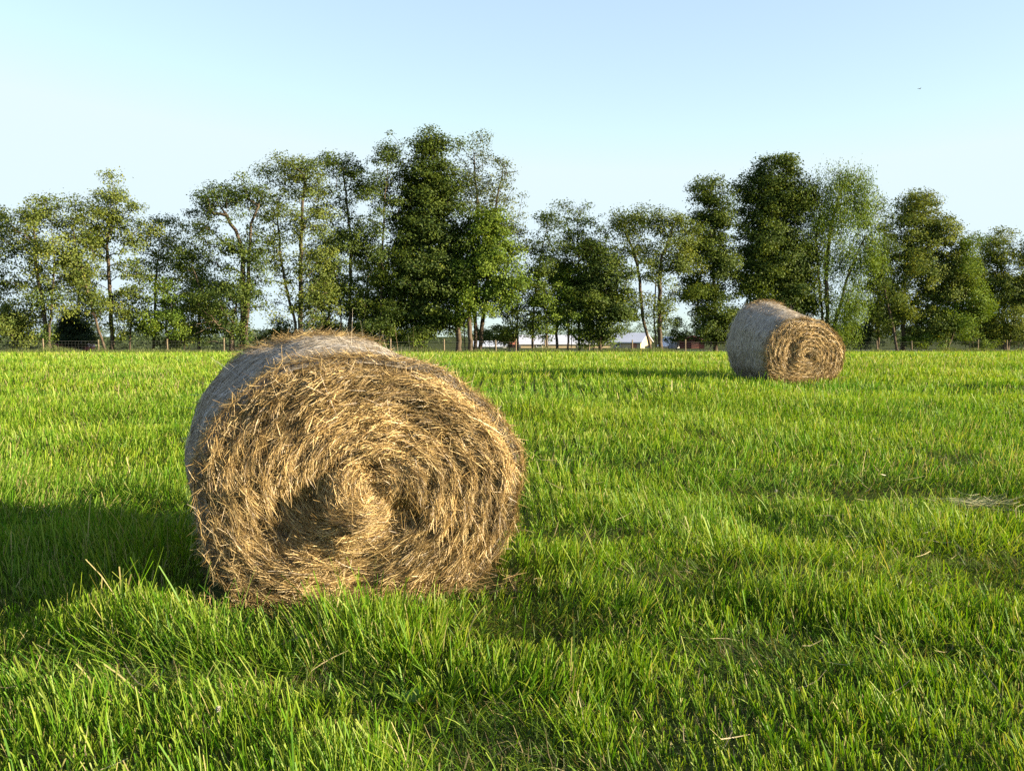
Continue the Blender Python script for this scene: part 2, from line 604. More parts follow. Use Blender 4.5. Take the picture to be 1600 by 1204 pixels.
def hay_bale(label, centre, sec, L, nface, nside, nfringe, wid, feats, ridge):
    """sec(t) -> half width, core height, top, for t = 0 at the face .. 1 at the back end"""
    rz = math.atan2(FRONT_N[0], -FRONT_N[1])
    root = thing('hay_bale', label, 'hay bale', centre, rz, 'round hay bales in the field')

    def rim(th, t):
        a, zc, top = sec(t)
        c, s = np.cos(th), np.sin(th)
        x = a * np.sign(c) * np.abs(c) ** np.where(s > 0, 1.0, 0.80)
        z = np.where(s > 0, (top - zc) * np.abs(s) ** 0.98, -(zc + 0.03) * np.abs(s) ** 0.85)
        wob = 1 + 0.018 * np.sin(3 * th + 1.3) + 0.012 * np.sin(7 * th + t * 5) + 0.007 * np.sin(13 * th - 2 * t)
        return x * wob, zc + z * wob

    # ---- wrapped side: a displaced drum
    nt_, nl = 240, 40
    th = np.linspace(0, 2 * np.pi, nt_, endpoint=False)
    T, TH = np.meshgrid(np.linspace(0, 1, nl), th, indexing='ij')
    X, Z = np.zeros_like(T), np.zeros_like(T)
    for i in range(nl):
        X[i], Z[i] = rim(th, T[i, 0])
    edge = np.clip(np.minimum(T, 1 - T) / 0.07, 0, 1)
    sh = 1 - 0.035 * (1 - edge) ** 2 + 0.012 * (fbm(T * 9, TH * 3, 101, 3) - 0.5) + 0.006 * np.sin(T * 70)
    zc_ = np.array([sec(t)[1] for t in T[:, 0]])[:, None]
    X, Z = X * sh, zc_ + (Z - zc_) * sh
    Yl = (T - 0.5) * L
    Vs = np.stack([X, Yl, Z], -1).reshape(-1, 3)
    i = np.arange(nl - 1)[:, None] * nt_
    j = np.arange(nt_)[None, :]
    k = (j + 1) % nt_
    q = np.stack([i + j, i + k, i + nt_ + k, i + nt_ + j], -1).reshape(-1, 4)
    # back end cap rows
    xb, zb = rim(th, 1.0)
    zc1 = sec(1.0)[1]
    rings = []
    for rr in (0.9, 0.6, 0.3, 0.02):
        rings.append(np.stack([xb * rr, np.full(nt_, L / 2 + 0.03 * (1 - rr)), zc1 + (zb - zc1) * rr], -1))
    Vb = np.concatenate([Vs[-nt_:]] + rings)
    ib = np.arange(4)[:, None] * nt_
    qb = np.stack([ib + j, ib + k, ib + nt_ + k, ib + nt_ + j], -1).reshape(-1, 4)
    grey = np.array([0.28, 0.245, 0.195])
    cs = grey * (0.55 + 0.9 * fbm(T * 40, TH * 5, 103, 3).reshape(-1, 1))
    # strands lying round the drum
    n = nside
    t, a = rng.random(n), rng.random(n) * 2 * np.pi

    def surf(a, t):
        x, z = np.zeros(len(a)), np.zeros(len(a))
        for i0 in range(len(a) // 4000 + 1):
            sl_ = slice(i0 * 4000, (i0 + 1) * 4000)
            x[sl_], z[sl_] = rim_v(a[sl_], t[sl_])
        return np.stack([x, (t - 0.5) * L, z], -1)

    def rim_v(a, t):
        aa, zc, top = sec(t)
        c, s = np.cos(a), np.sin(a)
        x = aa * np.sign(c) * np.abs(c) ** np.where(s > 0, 1.0, 0.80)
        z = np.where(s > 0, (top - zc) * np.abs(s) ** 0.98, -(zc + 0.03) * np.abs(s) ** 0.85)
        wob = 1 + 0.018 * np.sin(3 * a + 1.3) + 0.012 * np.sin(7 * a + t * 5) + 0.007 * np.sin(13 * a - 2 * t)
        return x * wob, zc + z * wob

    p = surf(a, t)
    d = unit(surf(a + 0.02, t) - p)
    ax = np.tile(np.array([0, 1.0, 0]), (n, 1))
    nr = unit(np.cross(ax, d))
    nr = np.where((np.sum(nr * (p - np.array([0, 0, 0.6])), -1) < 0)[:, None], -nr, nr)
    d2 = d + ax * rng.normal(0, 0.42, (n, 1))
    ln = rng.uniform(0.03, 0.13, n)
    tone = rng.random((n, 1))
    hay = np.where(tone < 0.55, np.array([0.31, 0.27, 0.21]), np.where(tone < 0.85, np.array([0.45, 0.395, 0.32]), np.array([0.26, 0.19, 0.11])))
    hay = hay * (0.6 + 0.7 * rng.random((n, 1)))
    band = np.exp(-((t - 0.33) / 0.035) ** 2)[:, None]
    hay = np.where(rng.random((n, 1)) < 0.05 + 0.35 * band, np.array([0.48, 0.465, 0.45]), hay)
    v1, q1, c1 = strands(p + nr * (0.006 + 0.01 * rng.random((n, 1))), d2, nr, ln, np.full(n, wid), np.full(n, 0.0), 2, hay, np.where(rng.random(n) < .03, rng.exponential(0.04, n), rng.exponential(0.006, n) - 0.012))
    vA = np.concatenate([Vs, Vb, v1])
    me = fast_mesh('wrapped_side', vA, np.concatenate([q, qb + len(Vs), q1 + len(Vs) + len(Vb)]), M_NET,
                   np.concatenate([cs, np.tile(grey * .8, (len(Vb), 1)), c1]), smooth=True)
    new_obj('wrapped_side', me, root)

    # ---- spiral face
    def relief(x, z, rho, th):
        zz = z - sec(0.0)[1]
        h = 0.035 * (1 - rho ** 2) - 0.06 * np.clip((rho - 0.9) / 0.1, 0, 1) ** 2
        h = h + 0.024 * np.sin((rho * 9 + th / (2 * np.pi)) * 2 * np.pi) * np.clip(rho * 3 - 0.5, 0, 1)
        h = h + (0.085 if wid < 0.004 else 0.03) * (fbm(x * 5 + 20, zz * 5 + 20, 120, 3) - 0.5) + (0.055 if wid < 0.004 else 0.02) * (fbm(x * 16 + 20, zz * 16, 124, 2) - 0.5)
        for fx, fz, rx, rzz, dep, rot in feats:
            cx, cz = (x - fx), (zz - fz)
            u = cx * math.cos(rot) + cz * math.sin(rot)
            w_ = -cx * math.sin(rot) + cz * math.cos(rot)
            e = (u / rx) ** 2 + (w_ / rzz) ** 2
            h = h + dep * np.exp(-e ** 2.4)
        return h

    nrad = 90
    rho = np.linspace(0.004, 1, nrad)
    RH, TF = np.meshgrid(rho, th, indexing='ij')
    x0, z0 = rim(th, 0.0)
    zc0 = sec(0.0)[1]
    XF, ZF = x0[None] * RH * 0.965, zc0 + (z0[None] - zc0) * RH * 0.965
    YF = -L / 2 - relief(XF, ZF, RH, TF)
    Vf = np.stack([XF, YF, ZF], -1).reshape(-1, 3)
    i = np.arange(nrad - 1)[:, None] * nt_
    qf = np.stack([i + k, i + j, i + nt_ + j, i + nt_ + k], -1).reshape(-1, 4)
    cf = np.array([0.085, 0.052, 0.02]) * (2.6 if wid > 0.004 else 1) * (0.4 + 1.2 * fbm(RH * 60, TF * 6, 130, 2).reshape(-1, 1))  # backing coloured dark, painting the shade of crevices between the strands
    n = nface
    rh = np.sqrt(rng.uniform(0.0006, 1.0, n)) * 0.985
    a = rng.random(n) * 2 * np.pi

    def fpos(rh, a):
        x, z = rim_v(a, np.zeros(len(a)))
        x, z = x * rh * 0.965, zc0 + (z - zc0) * rh * 0.965
        return np.stack([x, -L / 2 - relief(x, z, rh, a), z], -1)

    p = fpos(rh, a)
    ln = rng.uniform(0.05, 0.24, n) * np.clip(0.35 + rh * 1.1, 0.35, 1)
    dl = 0.03 / np.maximum(rh, 0.06)
    d = unit(fpos(rh - 0.004, a + dl * 0.5) - fpos(rh + 0.004, a - dl * 0.5))
    nr = np.tile(np.array([0, -1.0, 0]), (n, 1)) + rng.normal(0, 0.12, (n, 3))
    nr = unit(nr - d * np.sum(nr * d, -1, keepdims=True))
    b = np.cross(nr, d)
    ang = rng.normal(0, 0.25, n)
    wild = rng.random(n) < 0.13
    ang = np.where(wild, rng.normal(0, 0.9, n), ang)
    ang = np.where(rh < 0.28, ang + rng.normal(0, 0.7, n) * (1 - rh / 0.28), ang)
    d2 = d * np.cos(ang)[:, None] + b * np.sin(ang)[:, None]
    rad = rh * 0.75
    cur = np.where(wild, rng.normal(0, 1, n), 0.5 / np.maximum(rad, 0.12))
    inward = np.stack([-(p[:, 0]), np.zeros(n), -(p[:, 2] - zc0)], -1)
    sgn = np.sign(np.sum(np.cross(nr, d2) * inward, -1))
    col = straw_cols(n)
    patch = fbm(p[:, 0] * 6 + 50, p[:, 2] * 6 + 50, 140, 2)[:, None]
    soft_ = wid > 0.004
    lay = rh * 9 + a / (2 * np.pi)
    layer = vnoise(lay * 2.2, a * 0.7, 170)[:, None]
    col = col * ((0.8 + 0.5 * patch) if soft_ else (0.55 + 0.95 * patch)) * ((0.82 + 0.34 * layer) if soft_ else (0.68 + 0.62 * layer))
    lift = np.where(rng.random(n) < 0.22, rng.exponential(0.028, n), rng.exponential(0.006, n))
    v2, q2, c2 = strands(p + nr * (0.004 + 0.04 * rng.random((n, 1)) ** 2), d2, nr, ln, wid * rng.uniform(0.7, 1.35, n), cur * sgn, 4, col, lift)
    me = fast_mesh('spiral_face', np.concatenate([Vf, v2]), np.concatenate([qf, q2 + len(Vf)]), M_STRAW, np.concatenate([cf, c2]), smooth=True)
    new_obj('spiral_face', me, root)

    # ---- loose straw: shaggy rim, ridge along the back top, wisps hanging off the face, litter at the foot
    P, D, N, LN = [], [], [], []
    n = nfringe
    a = rng.random(n) * 2 * np.pi
    t = np.abs(rng.normal(0, 0.045, n)) * (0.6 + 0.8 * vnoise(a * 3, a * 0, 150)) * 1.3 - 0.02
    p = surf(a, np.clip(t, 0, 1))
    p[:, 1] = (t - .5) * L
    dn = unit(np.stack([p[:, 0], np.zeros(n), p[:, 2] - zc0], -1))
    dt = unit(surf(a + 0.02, np.zeros(n)) - surf(a - 0.02, np.zeros(n)))
    P.append(p + dn * (0.004 + 0.02 * rng.random((n, 1))))
    D.append(dt * np.sign(rng.random((n, 1)) - 0.3) + rng.normal(0, 0.35, (n, 3)) + dn * np.abs(rng.normal(0, 0.10, (n, 1))))
    N.append(dn + rng.normal(0, 0.3, (n, 3)))
    LN.append(rng.uniform(0.05, 0.17, n))
    m_ = int(n * ridge[0])
    a = rng.normal(ridge[1], ridge[2], m_)
    t = 1 - np.abs(rng.normal(0, 0.10, m_))
    p = surf(a, t)
    dn = unit(np.stack([p[:, 0], np.zeros(m_), p[:, 2] - zc1], -1))
    P.append(p + dn * (0.005 + 0.035 * rng.random((m_, 1)) ** 2))
    D.append(np.stack([np.ones(m_), rng.normal(0, .5, m_), rng.normal(0, .35, m_)], -1))
    N.append(dn)
    LN.append(rng.uniform(0.06, 0.2, m_))
    m_ = int(n * 0.10)
    rh, a = np.sqrt(rng.random(m_)) * .95, rng.random(m_) * 2 * np.pi
    p = fpos(rh, a)
    P.append(p + np.array([0, -0.03, 0]))
    D.append(np.stack([rng.normal(0, .35, m_), rng.normal(0, .15, m_), -np.ones(m_)], -1))
    N.append(np.tile(np.array([0, -1.0, 0]), (m_, 1)))
    LN.append(rng.uniform(0.06, 0.2, m_))
    m_ = int(n * 0.3)
    x = np.clip(rng.normal(0, 0.42, m_), -.8, .8)
    y = -L / 2 - np.abs(rng.normal(0, 0.085, m_))
    P.append(np.stack([x, y, 0.03 + 0.12 * rng.random(m_) ** 1.5], -1))
    D.append(np.stack([rng.normal(0, 1, m_), rng.normal(0, 1, m_), rng.normal(0, .25, m_)], -1))
    N.append(np.tile(np.array([0, 0, 1.0]), (m_, 1)))
    LN.append(rng.uniform(0.06, 0.22, m_))
    P, D, N, LN = np.concatenate(P), unit(np.concatenate(D)), unit(np.concatenate(N)), np.concatenate(LN)
    N = unit(N - D * np.sum(N * D, -1, keepdims=True))
    m_ = len(P)
    v3, q3, c3 = strands(P, D, N, LN, wid * rng.uniform(0.7, 1.3, m_), rng.normal(0, 1.2, m_), 4, straw_cols(m_, 1.05), rng.exponential(0.015, m_))
    tag(new_obj('loose_straw', fast_mesh('loose_straw', v3, q3, M_STRAW, c3, smooth=True), root), kind='stuff')
    return root


hay_bale('large round hay bale in the foreground showing its shaggy spiral face', BALE_A + np.array([0, 0, -0.0]),
         lambda t: (0.83 + 0.04 * t, 0.655 + 0.0 * t, 1.315 + 0.085 * t), 1.5, 90000, 34000, 3400, 0.0026,
         [(-0.40, -0.13, .23, .165, -0.115, 0.5), (-0.10, -0.10, .10, .26, 0.07, -0.1), (0.17, -0.18, .12, .09, -0.075, 0.6),
          (0.02, 0.10, .10, .05, -0.09, 0.0), (0.0, -0.17, .12, .06, 0.06, 0.1), (0.33, 0.0, .10, .25, 0.03, 0.2), (-0.12, 0.14, .12, .05, -0.05, 0.6)],
         (0.24, 1.70, 0.27))
hay_bale('smaller looking round hay bale farther out in the field, grey wrapped side turned left', BALE_B,
         lambda t: (0.86 + 0.02 * t, 0.56 + 0.16 * t, 1.27 + 0.40 * t), 1.5, 26000, 12000, 2000, 0.006,
         [(-0.36, 0.05, .13, .33, -0.09, -0.25), (-0.2, 0.32, .2, .07, -0.08, 0.55), (0.0, 0.0, .07, .06, -0.08, 0), (0.25, 0.1, .1, .3, 0.03, 0)],
         (0.14, 1.5, 0.4))


# ------------------------------------------------------------------ fence
def fence():
    root = thing('wire_fence', 'low wire fence on wooden posts along the far edge of the field', 'fence', gy(800, fence_Y(800)))
    o = np.array(root.location)
    posts = [-110, -20, 68, 154, 262, 350, 432, 520, 610, 694, 775, 806, 853, 921, 988, 1071, 1150, 1225, 1300, 1371, 1425, 1477, 1528, 1573, 1640, 1700]
    pr = np.random.default_rng(3)
    for px in posts:
        g = gy(px, fence_Y(px))
        hh = pr.uniform(1.12, 1.32)
        lean = pr.normal(0, .03, 2)
        b = Parts()
        pts = np.array([g + [lean[0] * s * hh, lean[1] * s * hh, s * hh - (0.1 if s == 0 else 0)] for s in (0, .3, .6, .97, 1.0)]) - o
        b.tube(pts, [.07, .062, .058, .056, .04], 8)
        b.build('post', M_POST, root, True)
    w = Parts()
    pp = np.arange(-110, 1701, 12)
    for zz, rr in ((0.2, .005), (0.4, .004), (0.6, .004), (0.8, .004), (1.02, .007)):
        w.tube(np.array([gy(p, fence_Y(p)) + [0, -0.08, zz] for p in pp]) - o, rr, 3)
    for p in np.arange(-105, 470, 5.2):
        g = gy(p, fence_Y(p)) - o
        w.tube([g + [0, -.075, .05], g + [0, -.075, 1.02]], .004, 3)
    w.build('woven_wire', M_WIRE, root)


fence()


# ------------------------------------------------------------------ trees
LEAVES = {'olive': ((0.050, 0.085, 0.016), (0.165, 0.195, 0.032)), 'deep': ((0.022, 0.046, 0.010), (0.105, 0.145, 0.018)),
          'fresh': ((0.055, 0.105, 0.011), (0.145, 0.205, 0.022)), 'grey': ((0.060, 0.085, 0.030), (0.120, 0.145, 0.052)),
          'dark': ((0.018, 0.036, 0.014), (0.040, 0.062, 0.020))}


def tree(name, label, cat, px, dY, trunks, blobs, hue='olive', dens=0.8, leaf=0.17, per=110, cr=0.85, r0=0.17,
         droop=0.0, group='trees along the field edge', ivy=0.0, seed=0, fill=0.7):
    g = np.random.default_rng(seed + int(px * 7 + dY * 131) % 100000)
    Y = fence_Y(px) + dY
    base = gy(px, Y)
    m = F / Y
    nodes, par = [], []
    rootpos = []
    first_nodes = []
    for tr in trunks:
        pts = [at(a, b, Y) for a, b in tr]
        pts[0][2] = float(ground_z(pts[0][0], Y)) - 0.15
        for kk in range(1, len(pts)):
            pts[kk] = pts[kk] + np.array([0, g.normal(0, 0.35) * kk / len(pts), 0])
        prev = -1
        for kk in range(len(pts)):
            if kk == 0:
                nodes.append(pts[0]); par.append(-1); prev = len(nodes) - 1
                rootpos.append(prev)
                continue
            dd = np.linalg.norm(pts[kk] - pts[kk - 1])
            st = max(1, int(dd / 0.6))
            for s_ in range(1, st + 1):
                q = pts[kk - 1] + (pts[kk] - pts[kk - 1]) * s_ / st + g.normal(0, 0.035, 3) * (s_ < st)
                nodes.append(q); par.append(prev); prev = len(nodes) - 1
    ntrunk = len(nodes)
    cl = []
    for (cx, cy, rx, ry, *w) in blobs:
        c = at(cx, cy, Y)
        ax, az = rx / m, ry / m
        ay = min(ax, 3.6) * 0.9
        k = max(3, int((3.1 if dens < 0.95 else 2.9) * dens * (w[0] if w else 1) * math.pi * ax * az))
        u = unit(g.normal(0, 1, (k, 3))) * (g.random((k, 1)) ** 0.45) * g.uniform(0.8, 1.08, (k, 1))
        cl.append(c + u * np.array([ax, ay, az]))
    tn = np.array(nodes)
    top = tn[:, 2].max() - base[2]
    tn = tn[(tn[:, 2] > base[2] + 0.25 * top)]
    if fill and len(tn):
        k = int(fill * len(tn) * 1.6)
        pick = tn[g.integers(0, len(tn), k)]
        az_ = g.random(k) * 2 * np.pi
        rr_ = g.uniform(0.3, 1.0, k) * 0.17 * top
        cl.append(pick + np.stack([np.cos(az_) * rr_, np.sin(az_) * rr_, g.normal(0.1, .4, k)], -1))
    cl = np.concatenate(cl)
    cl = cl[cl[:, 2] > ground_z(cl[:, 0], cl[:, 1]) + 0.35]
    N = np.array(nodes)
    order = np.argsort([np.min(np.linalg.norm(N - c, axis=1)) for c in cl])
    N = np.zeros((len(nodes) + len(cl) * 6, 3))
    N[:len(nodes)] = nodes
    cnt = len(nodes)
    par = list(par)
    tips = []
    for ci in order:
        c = cl[ci]
        A = N[:cnt]
        dv = c - A
        dist = np.linalg.norm(dv, axis=1)
        cost = dist + np.clip(0.25 * np.hypot(dv[:, 0], dv[:, 1]) - dv[:, 2], 0, 9) * (1.1 - droop)
        cost[:min(3, cnt)] += 3
        b = int(np.argmin(cost))
        L = dist[b]
        st = int(np.clip(L / 0.9, 2, 5))
        prev = b
        sag = (0.10 - 0.3 * droop) * L
        for s_ in range(1, st + 1):
            t = s_ / st
            q = A[b] + dv[b] * t + np.array([0, 0, sag * math.sin(math.pi * t)]) + g.normal(0, 0.05 * L / st, 3) * (s_ < st)
            N[cnt] = q; par.append(prev); prev = cnt; cnt += 1
        tips.append(cnt - 1)
    N = N[:cnt]
    par = np.array(par)
    load = np.zeros(cnt)
    load[tips] = 1
    for i_ in range(cnt - 1, -1, -1):
        if par[i_] >= 0:
            load[par[i_]] += max(load[i_], 0.25)
    tot = max(1.0, load[rootpos].max())
    rad = r0 * 0.85 * (np.maximum(load, 0.5) / tot) ** 0.62
    rad = np.maximum(rad, 0.016)
    ch = np.where(par >= 0)[0]
    a, b = N[par[ch]], N[ch]
    ra, rb = np.minimum(rad[par[ch]], np.where(ch < ntrunk, 99, rad[ch] * 1.35)), rad[ch]
    isroot = np.isin(par[ch], rootpos)
    ra = np.where(isroot, ra * 1.45, ra)
    d = unit(b - a)
    s1 = unit(np.cross(d, np.array([0.3, 0.9, 0.1])))
    s2 = np.cross(d, s1)
    ns = 7
    th = np.linspace(0, 2 * np.pi, ns, endpoint=False)
    off = s1[:, None] * np.cos(th)[None, :, None] + s2[:, None] * np.sin(th)[None, :, None]
    V = np.concatenate([a[:, None] + off * ra[:, None, None], b[:, None] + off * rb[:, None, None] + (d * rb[:, None] * .3)[:, None]], 1)
    i = np.arange(len(ch))[:, None] * (2 * ns)
    j = np.arange(ns)[None]
    k = (j + 1) % ns
    q = np.stack([i + j, i + k, i + ns + k, i + ns + j], -1).reshape(-1, 4)
    root = thing(name, label, cat, base, 0, group)
    new_obj('trunk', fast_mesh('trunk', V.reshape(-1, 3) - base, q, M_BARK, smooth=True), root)
    # crown
    lo, hi = (np.array(x) for x in LEAVES[hue])

    def leaves(cc, n, rr, flat, drp, lsize, lo, hi):
        kk = len(cc)
        crs = rr * (0.35 + 1.05 * g.random(kk) ** 1.3)
        rep = np.repeat(np.arange(kk), np.maximum(6, (n * (crs / rr) ** 2 * g.uniform(.6, 1.3, kk)).astype(int)))
        u = unit(g.normal(0, 1, (len(rep), 3))) * (g.random((len(rep), 1)) ** 0.5) * np.where(g.random((len(rep), 1)) < 0.12, 1.4, 1.0)
        p = cc[rep] + u * crs[rep][:, None] * np.array([1, 1, flat])
        p[:, 2] -= drp * g.random(len(rep)) ** 1.5 * 1.6
        ctr = cc.mean(0)
        out = cc - ctr
        out[:, 2] *= 0.5
        out = unit(out + g.normal(0, 0.5, out.shape))[rep]
        nr = unit(g.normal(0, 0.62, (len(rep), 3)) + np.array([0, 0, 0.55]) + out * 0.75 + u * 0.35)
        d = unit(np.cross(nr, g.normal(0, 1, (len(rep), 3))) + np.array([0, 0, -0.35 - drp]))
        bb = unit(np.cross(nr, d))
        ls = lsize * g.uniform(.6, 1.35, len(rep))[:, None]
        wd = (0.31 - 0.12 * min(drp, 1))
        v = np.stack([p - d * ls * .5, p + bb * ls * wd, p + d * ls * .5, p - bb * ls * wd], 1)
        tone = g.random((kk, 1))[rep] ** 1.2 * 0.65 + g.random((len(rep), 1)) * 0.35
        col = lo + (hi - lo) * tone
        yel = (g.random((len(rep), 1)) < 0.05)
        col = np.where(yel, col * np.array([1.5, 1.2, .9]), col)
        return v.reshape(-1, 3), np.arange(len(rep) * 4).reshape(-1, 4), np.repeat(col, 4, axis=0)

    v, q, c = leaves(N[tips], per * (1.5 if dens < 0.95 else 1.8), cr * 1.12, (0.6 if dens < 0.95 else 0.62) + droop * .4, droop, leaf, lo, hi)
    new_obj('crown', fast_mesh('crown', v - base, q, M_LEAF, c), root)
    if ivy:
        tn = N[:ntrunk]
        tn = tn[tn[:, 2] < base[2] + ivy]
        tn = np.concatenate([tn + g.normal(0, .18, tn.shape) for _ in range(3)])
        tn = tn[tn[:, 2] > base[2] + 0.3]
        v, q, c = leaves(tn, 70, 0.42, 1.2, 0.1, 0.15, np.array([0.04, 0.08, .012]), np.array([.085, .13, .02]))
        new_obj('ivy', fast_mesh('ivy', v - base, q, M_LEAF, c), root)
    return root


# --- left group
tree('field_tree', 'olive tree half cut off by the left edge of the photo', 'tree', -28, 5, [[(-28, 549), (-25, 470), (-15, 380)]],
     [(-25, 365, 52, 60), (-10, 440, 50, 50, .8)], 'olive', .75)
tree('low_tree', 'low spreading dark olive tree with a short bare trunk at the far left', 'tree', 23, 2.5, [[(23, 549), (18, 520), (8, 500)], [(23, 549), (28, 515), (40, 490)]],
     [(20, 500, 62, 34), (45, 522, 38, 20, .7), (-20, 515, 40, 25)], 'olive', 1.3, r0=.16)
tree('field_tree', 'forked tree with a clump of ivy round its trunk, first tall one from the left', 'tree', 78, 0.8, [[(78, 551), (72, 515), (66, 485), (58, 420), (52, 350)], [(72, 515), (82, 470), (88, 400)]],
     [(60, 335, 60, 34), (35, 380, 40, 45, .8), (90, 400, 50, 55, .8), (55, 455, 55, 45, .55), (100, 470, 40, 35, .4)], 'olive', .72, r0=.2, ivy=2.6)
tree('leaning_tree', 'thin tree leaning left beyond the second fence post', 'tree', 167, 0.6, [[(167, 552), (150, 500), (140, 465), (122, 400), (108, 345)]],
     [(112, 335, 38, 32), (135, 420, 40, 50, .5), (118, 375, 38, 40, .7), (150, 470, 30, 30, .4)], 'olive', .6, r0=.12)
tree('field_tree', 'straight tall tree with a pointed ragged top right of the leaning tree', 'tree', 175, 2.2, [[(176, 551), (173, 480), (168, 400), (172, 330), (180, 290)]],
     [(178, 310, 36, 38), (150, 350, 45, 40, .9), (205, 355, 38, 45, .9), (165, 410, 60, 45, .7), (215, 420, 30, 40, .5), (178, 470, 55, 45, .5)], 'olive', .62, r0=.2, ivy=1.6)
tree('young_tree', 'small slim young tree between the straight tall tree and the sunlit thicket', 'tree', 203, 1.4, [[(203, 551), (204, 500), (206, 460)]],
     [(205, 480, 33, 38), (200, 515, 30, 20, .6)], 'olive', .85, r0=.09, cr=.7)
tree('young_tree', 'pale sunlit young tree left of the big ivy covered tree', 'tree', 262, 1.2, [[(262, 551), (260, 500), (256, 450)]],
     [(255, 470, 40, 40, .8), (262, 512, 42, 28)], 'fresh', .75, r0=.10, cr=.7)
tree('young_tree', 'thin young tree with drooping boughs joining the crowns at left', 'tree', 240, 6, [[(240, 549), (244, 450), (250, 370)]],
     [(255, 365, 45, 32), (240, 410, 45, 38, .7), (285, 420, 38, 45, .6), (275, 480, 40, 35, .6)], 'olive', .7, r0=.14)
big = tree('field_tree', 'big open crowned tree with an ivy covered trunk left of the foreground bale', 'tree', 376, 0.8,
     [[(378, 551), (379, 480), (380, 400), (368, 360), (345, 325)], [(362, 551), (364, 500), (372, 465)], [(380, 410), (392, 350), (405, 310)]],
     [(345, 305, 55, 28), (390, 300, 38, 26), (315, 345, 30, 35, .8), (300, 400, 36, 30, .8), (340, 380, 45, 22, .45), (395, 390, 26, 40, .6), (350, 460, 62, 26, 1.0), (335, 505, 55, 35, 1.1), (400, 450, 28, 32, .7)],
     'deep', .85, r0=.26, ivy=6.5)
def dead_boughs(root, px):
    Y = fence_Y(px) + 0.2
    o = np.array(root.location)
    g = np.random.default_rng(4)
    for a in ([(362, 522), (335, 503), (308, 496)], [(360, 512), (338, 500), (318, 486)], [(350, 512), (322, 512), (300, 524)], [(345, 508), (325, 502), (305, 507)], [(340, 506), (330, 493), (322, 478)]):
        p = np.array([at(x, y, Y - 0.6 * k) for k, (x, y) in enumerate(a)])
        t = np.linspace(0, 2, 7)
        p = np.stack([np.interp(t, [0, 1, 2], p[:, i]) for i in range(3)], -1) + g.normal(0, .04, (7, 3))
        b = Parts()
        b.tube(p - o, np.linspace(.035, .012, 7), 5)
        b.build('dead_branch', M_DEAD, root, True)


M_DEAD = plain('bleached_dead_wood', (0.20, 0.15, 0.10), .9, .1, .25, 3)
dead_boughs(big, 376)
tree('field_tree', 'tall broad tree with two rising stems behind the left top of the foreground bale', 'tree', 470, 1.5,
     [[(473, 551), (469, 500), (470, 420), (472, 340), (478, 280)], [(471, 510), (452, 470), (440, 410), (432, 340)]],
     [(450, 270, 46, 32), (490, 285, 36, 38), (420, 320, 40, 40, .7), (480, 350, 44, 40, .7), (430, 400, 42, 40, .5), (500, 420, 40, 40, .7), (495, 485, 40, 35, 1.0), (460, 450, 40, 30, .4)],
     'olive', .8, r0=.26, ivy=1.5)
tree('field_tree', 'dark stemmed tree right of the tall broad tree, with twin trunks', 'tree', 540, 3.0, [[(546, 550), (547, 460), (548, 380), (540, 300), (535, 260)], [(536, 550), (532, 480), (525, 410)]],
     [(535, 255, 42, 26), (560, 285, 36, 36, .8), (520, 320, 38, 40, .8), (555, 380, 44, 45, .8), (520, 450, 40, 50, .8), (565, 470, 35, 40, .6)], 'deep', .85, r0=.19)
tree('slender_tree', 'slender bare stemmed tree with a round top left of the dense maple', 'tree', 594, 1.6, [[(594, 550), (594, 480), (597, 400), (600, 330), (605, 270)]],
     [(605, 240, 32, 32), (590, 290, 36, 34, .9), (612, 320, 25, 25, .7), (575, 370, 32, 30, .5), (605, 440, 38, 30, .5), (590, 500, 40, 30, .6)], 'deep', .8, r0=.14)
tree('maple_tree', 'tallest dense dark green tree in the middle with a bare trunk', 'tree', 717, 1.4, [[(717, 549), (715, 500), (705, 420), (690, 330), (675, 240)]],
     [(670, 228, 32, 28), (662, 280, 44, 45), (690, 300, 40, 50), (655, 350, 54, 55), (700, 375, 48, 55), (640, 420, 66, 48), (690, 440, 64, 45), (630, 480, 58, 34), (680, 500, 50, 28, .8)],
     'deep', 1.5, leaf=.2, per=120, r0=.28, cr=.9)
tree('maple_tree', 'lower fresh green tree close against the right of the tallest dark one', 'tree', 735, 0.3, [[(736, 549), (732, 490), (745, 420), (760, 360)], [(729, 549), (724, 500), (720, 460)]],
     [(765, 350, 42, 32), (775, 400, 46, 45), (735, 420, 42, 50, .8), (790, 450, 34, 32), (750, 470, 46, 26)], 'fresh', 1.15, leaf=.2, r0=.24, cr=.85)
tree('airy_tree', 'tall thin leaved pale tree letting the sky through, behind the dense maple', 'tree', 743, 2.5, [[(743, 549), (742, 480), (748, 380), (745, 300), (738, 230)], [(748, 390), (775, 320), (785, 270)]],
     [(735, 225, 30, 28), (760, 260, 44, 40, .9), (790, 300, 32, 50, .9), (745, 310, 44, 45, .7), (805, 360, 26, 40), (770, 350, 45, 35, .6)], 'grey', .55, leaf=.17, per=66, r0=.22, cr=.8)
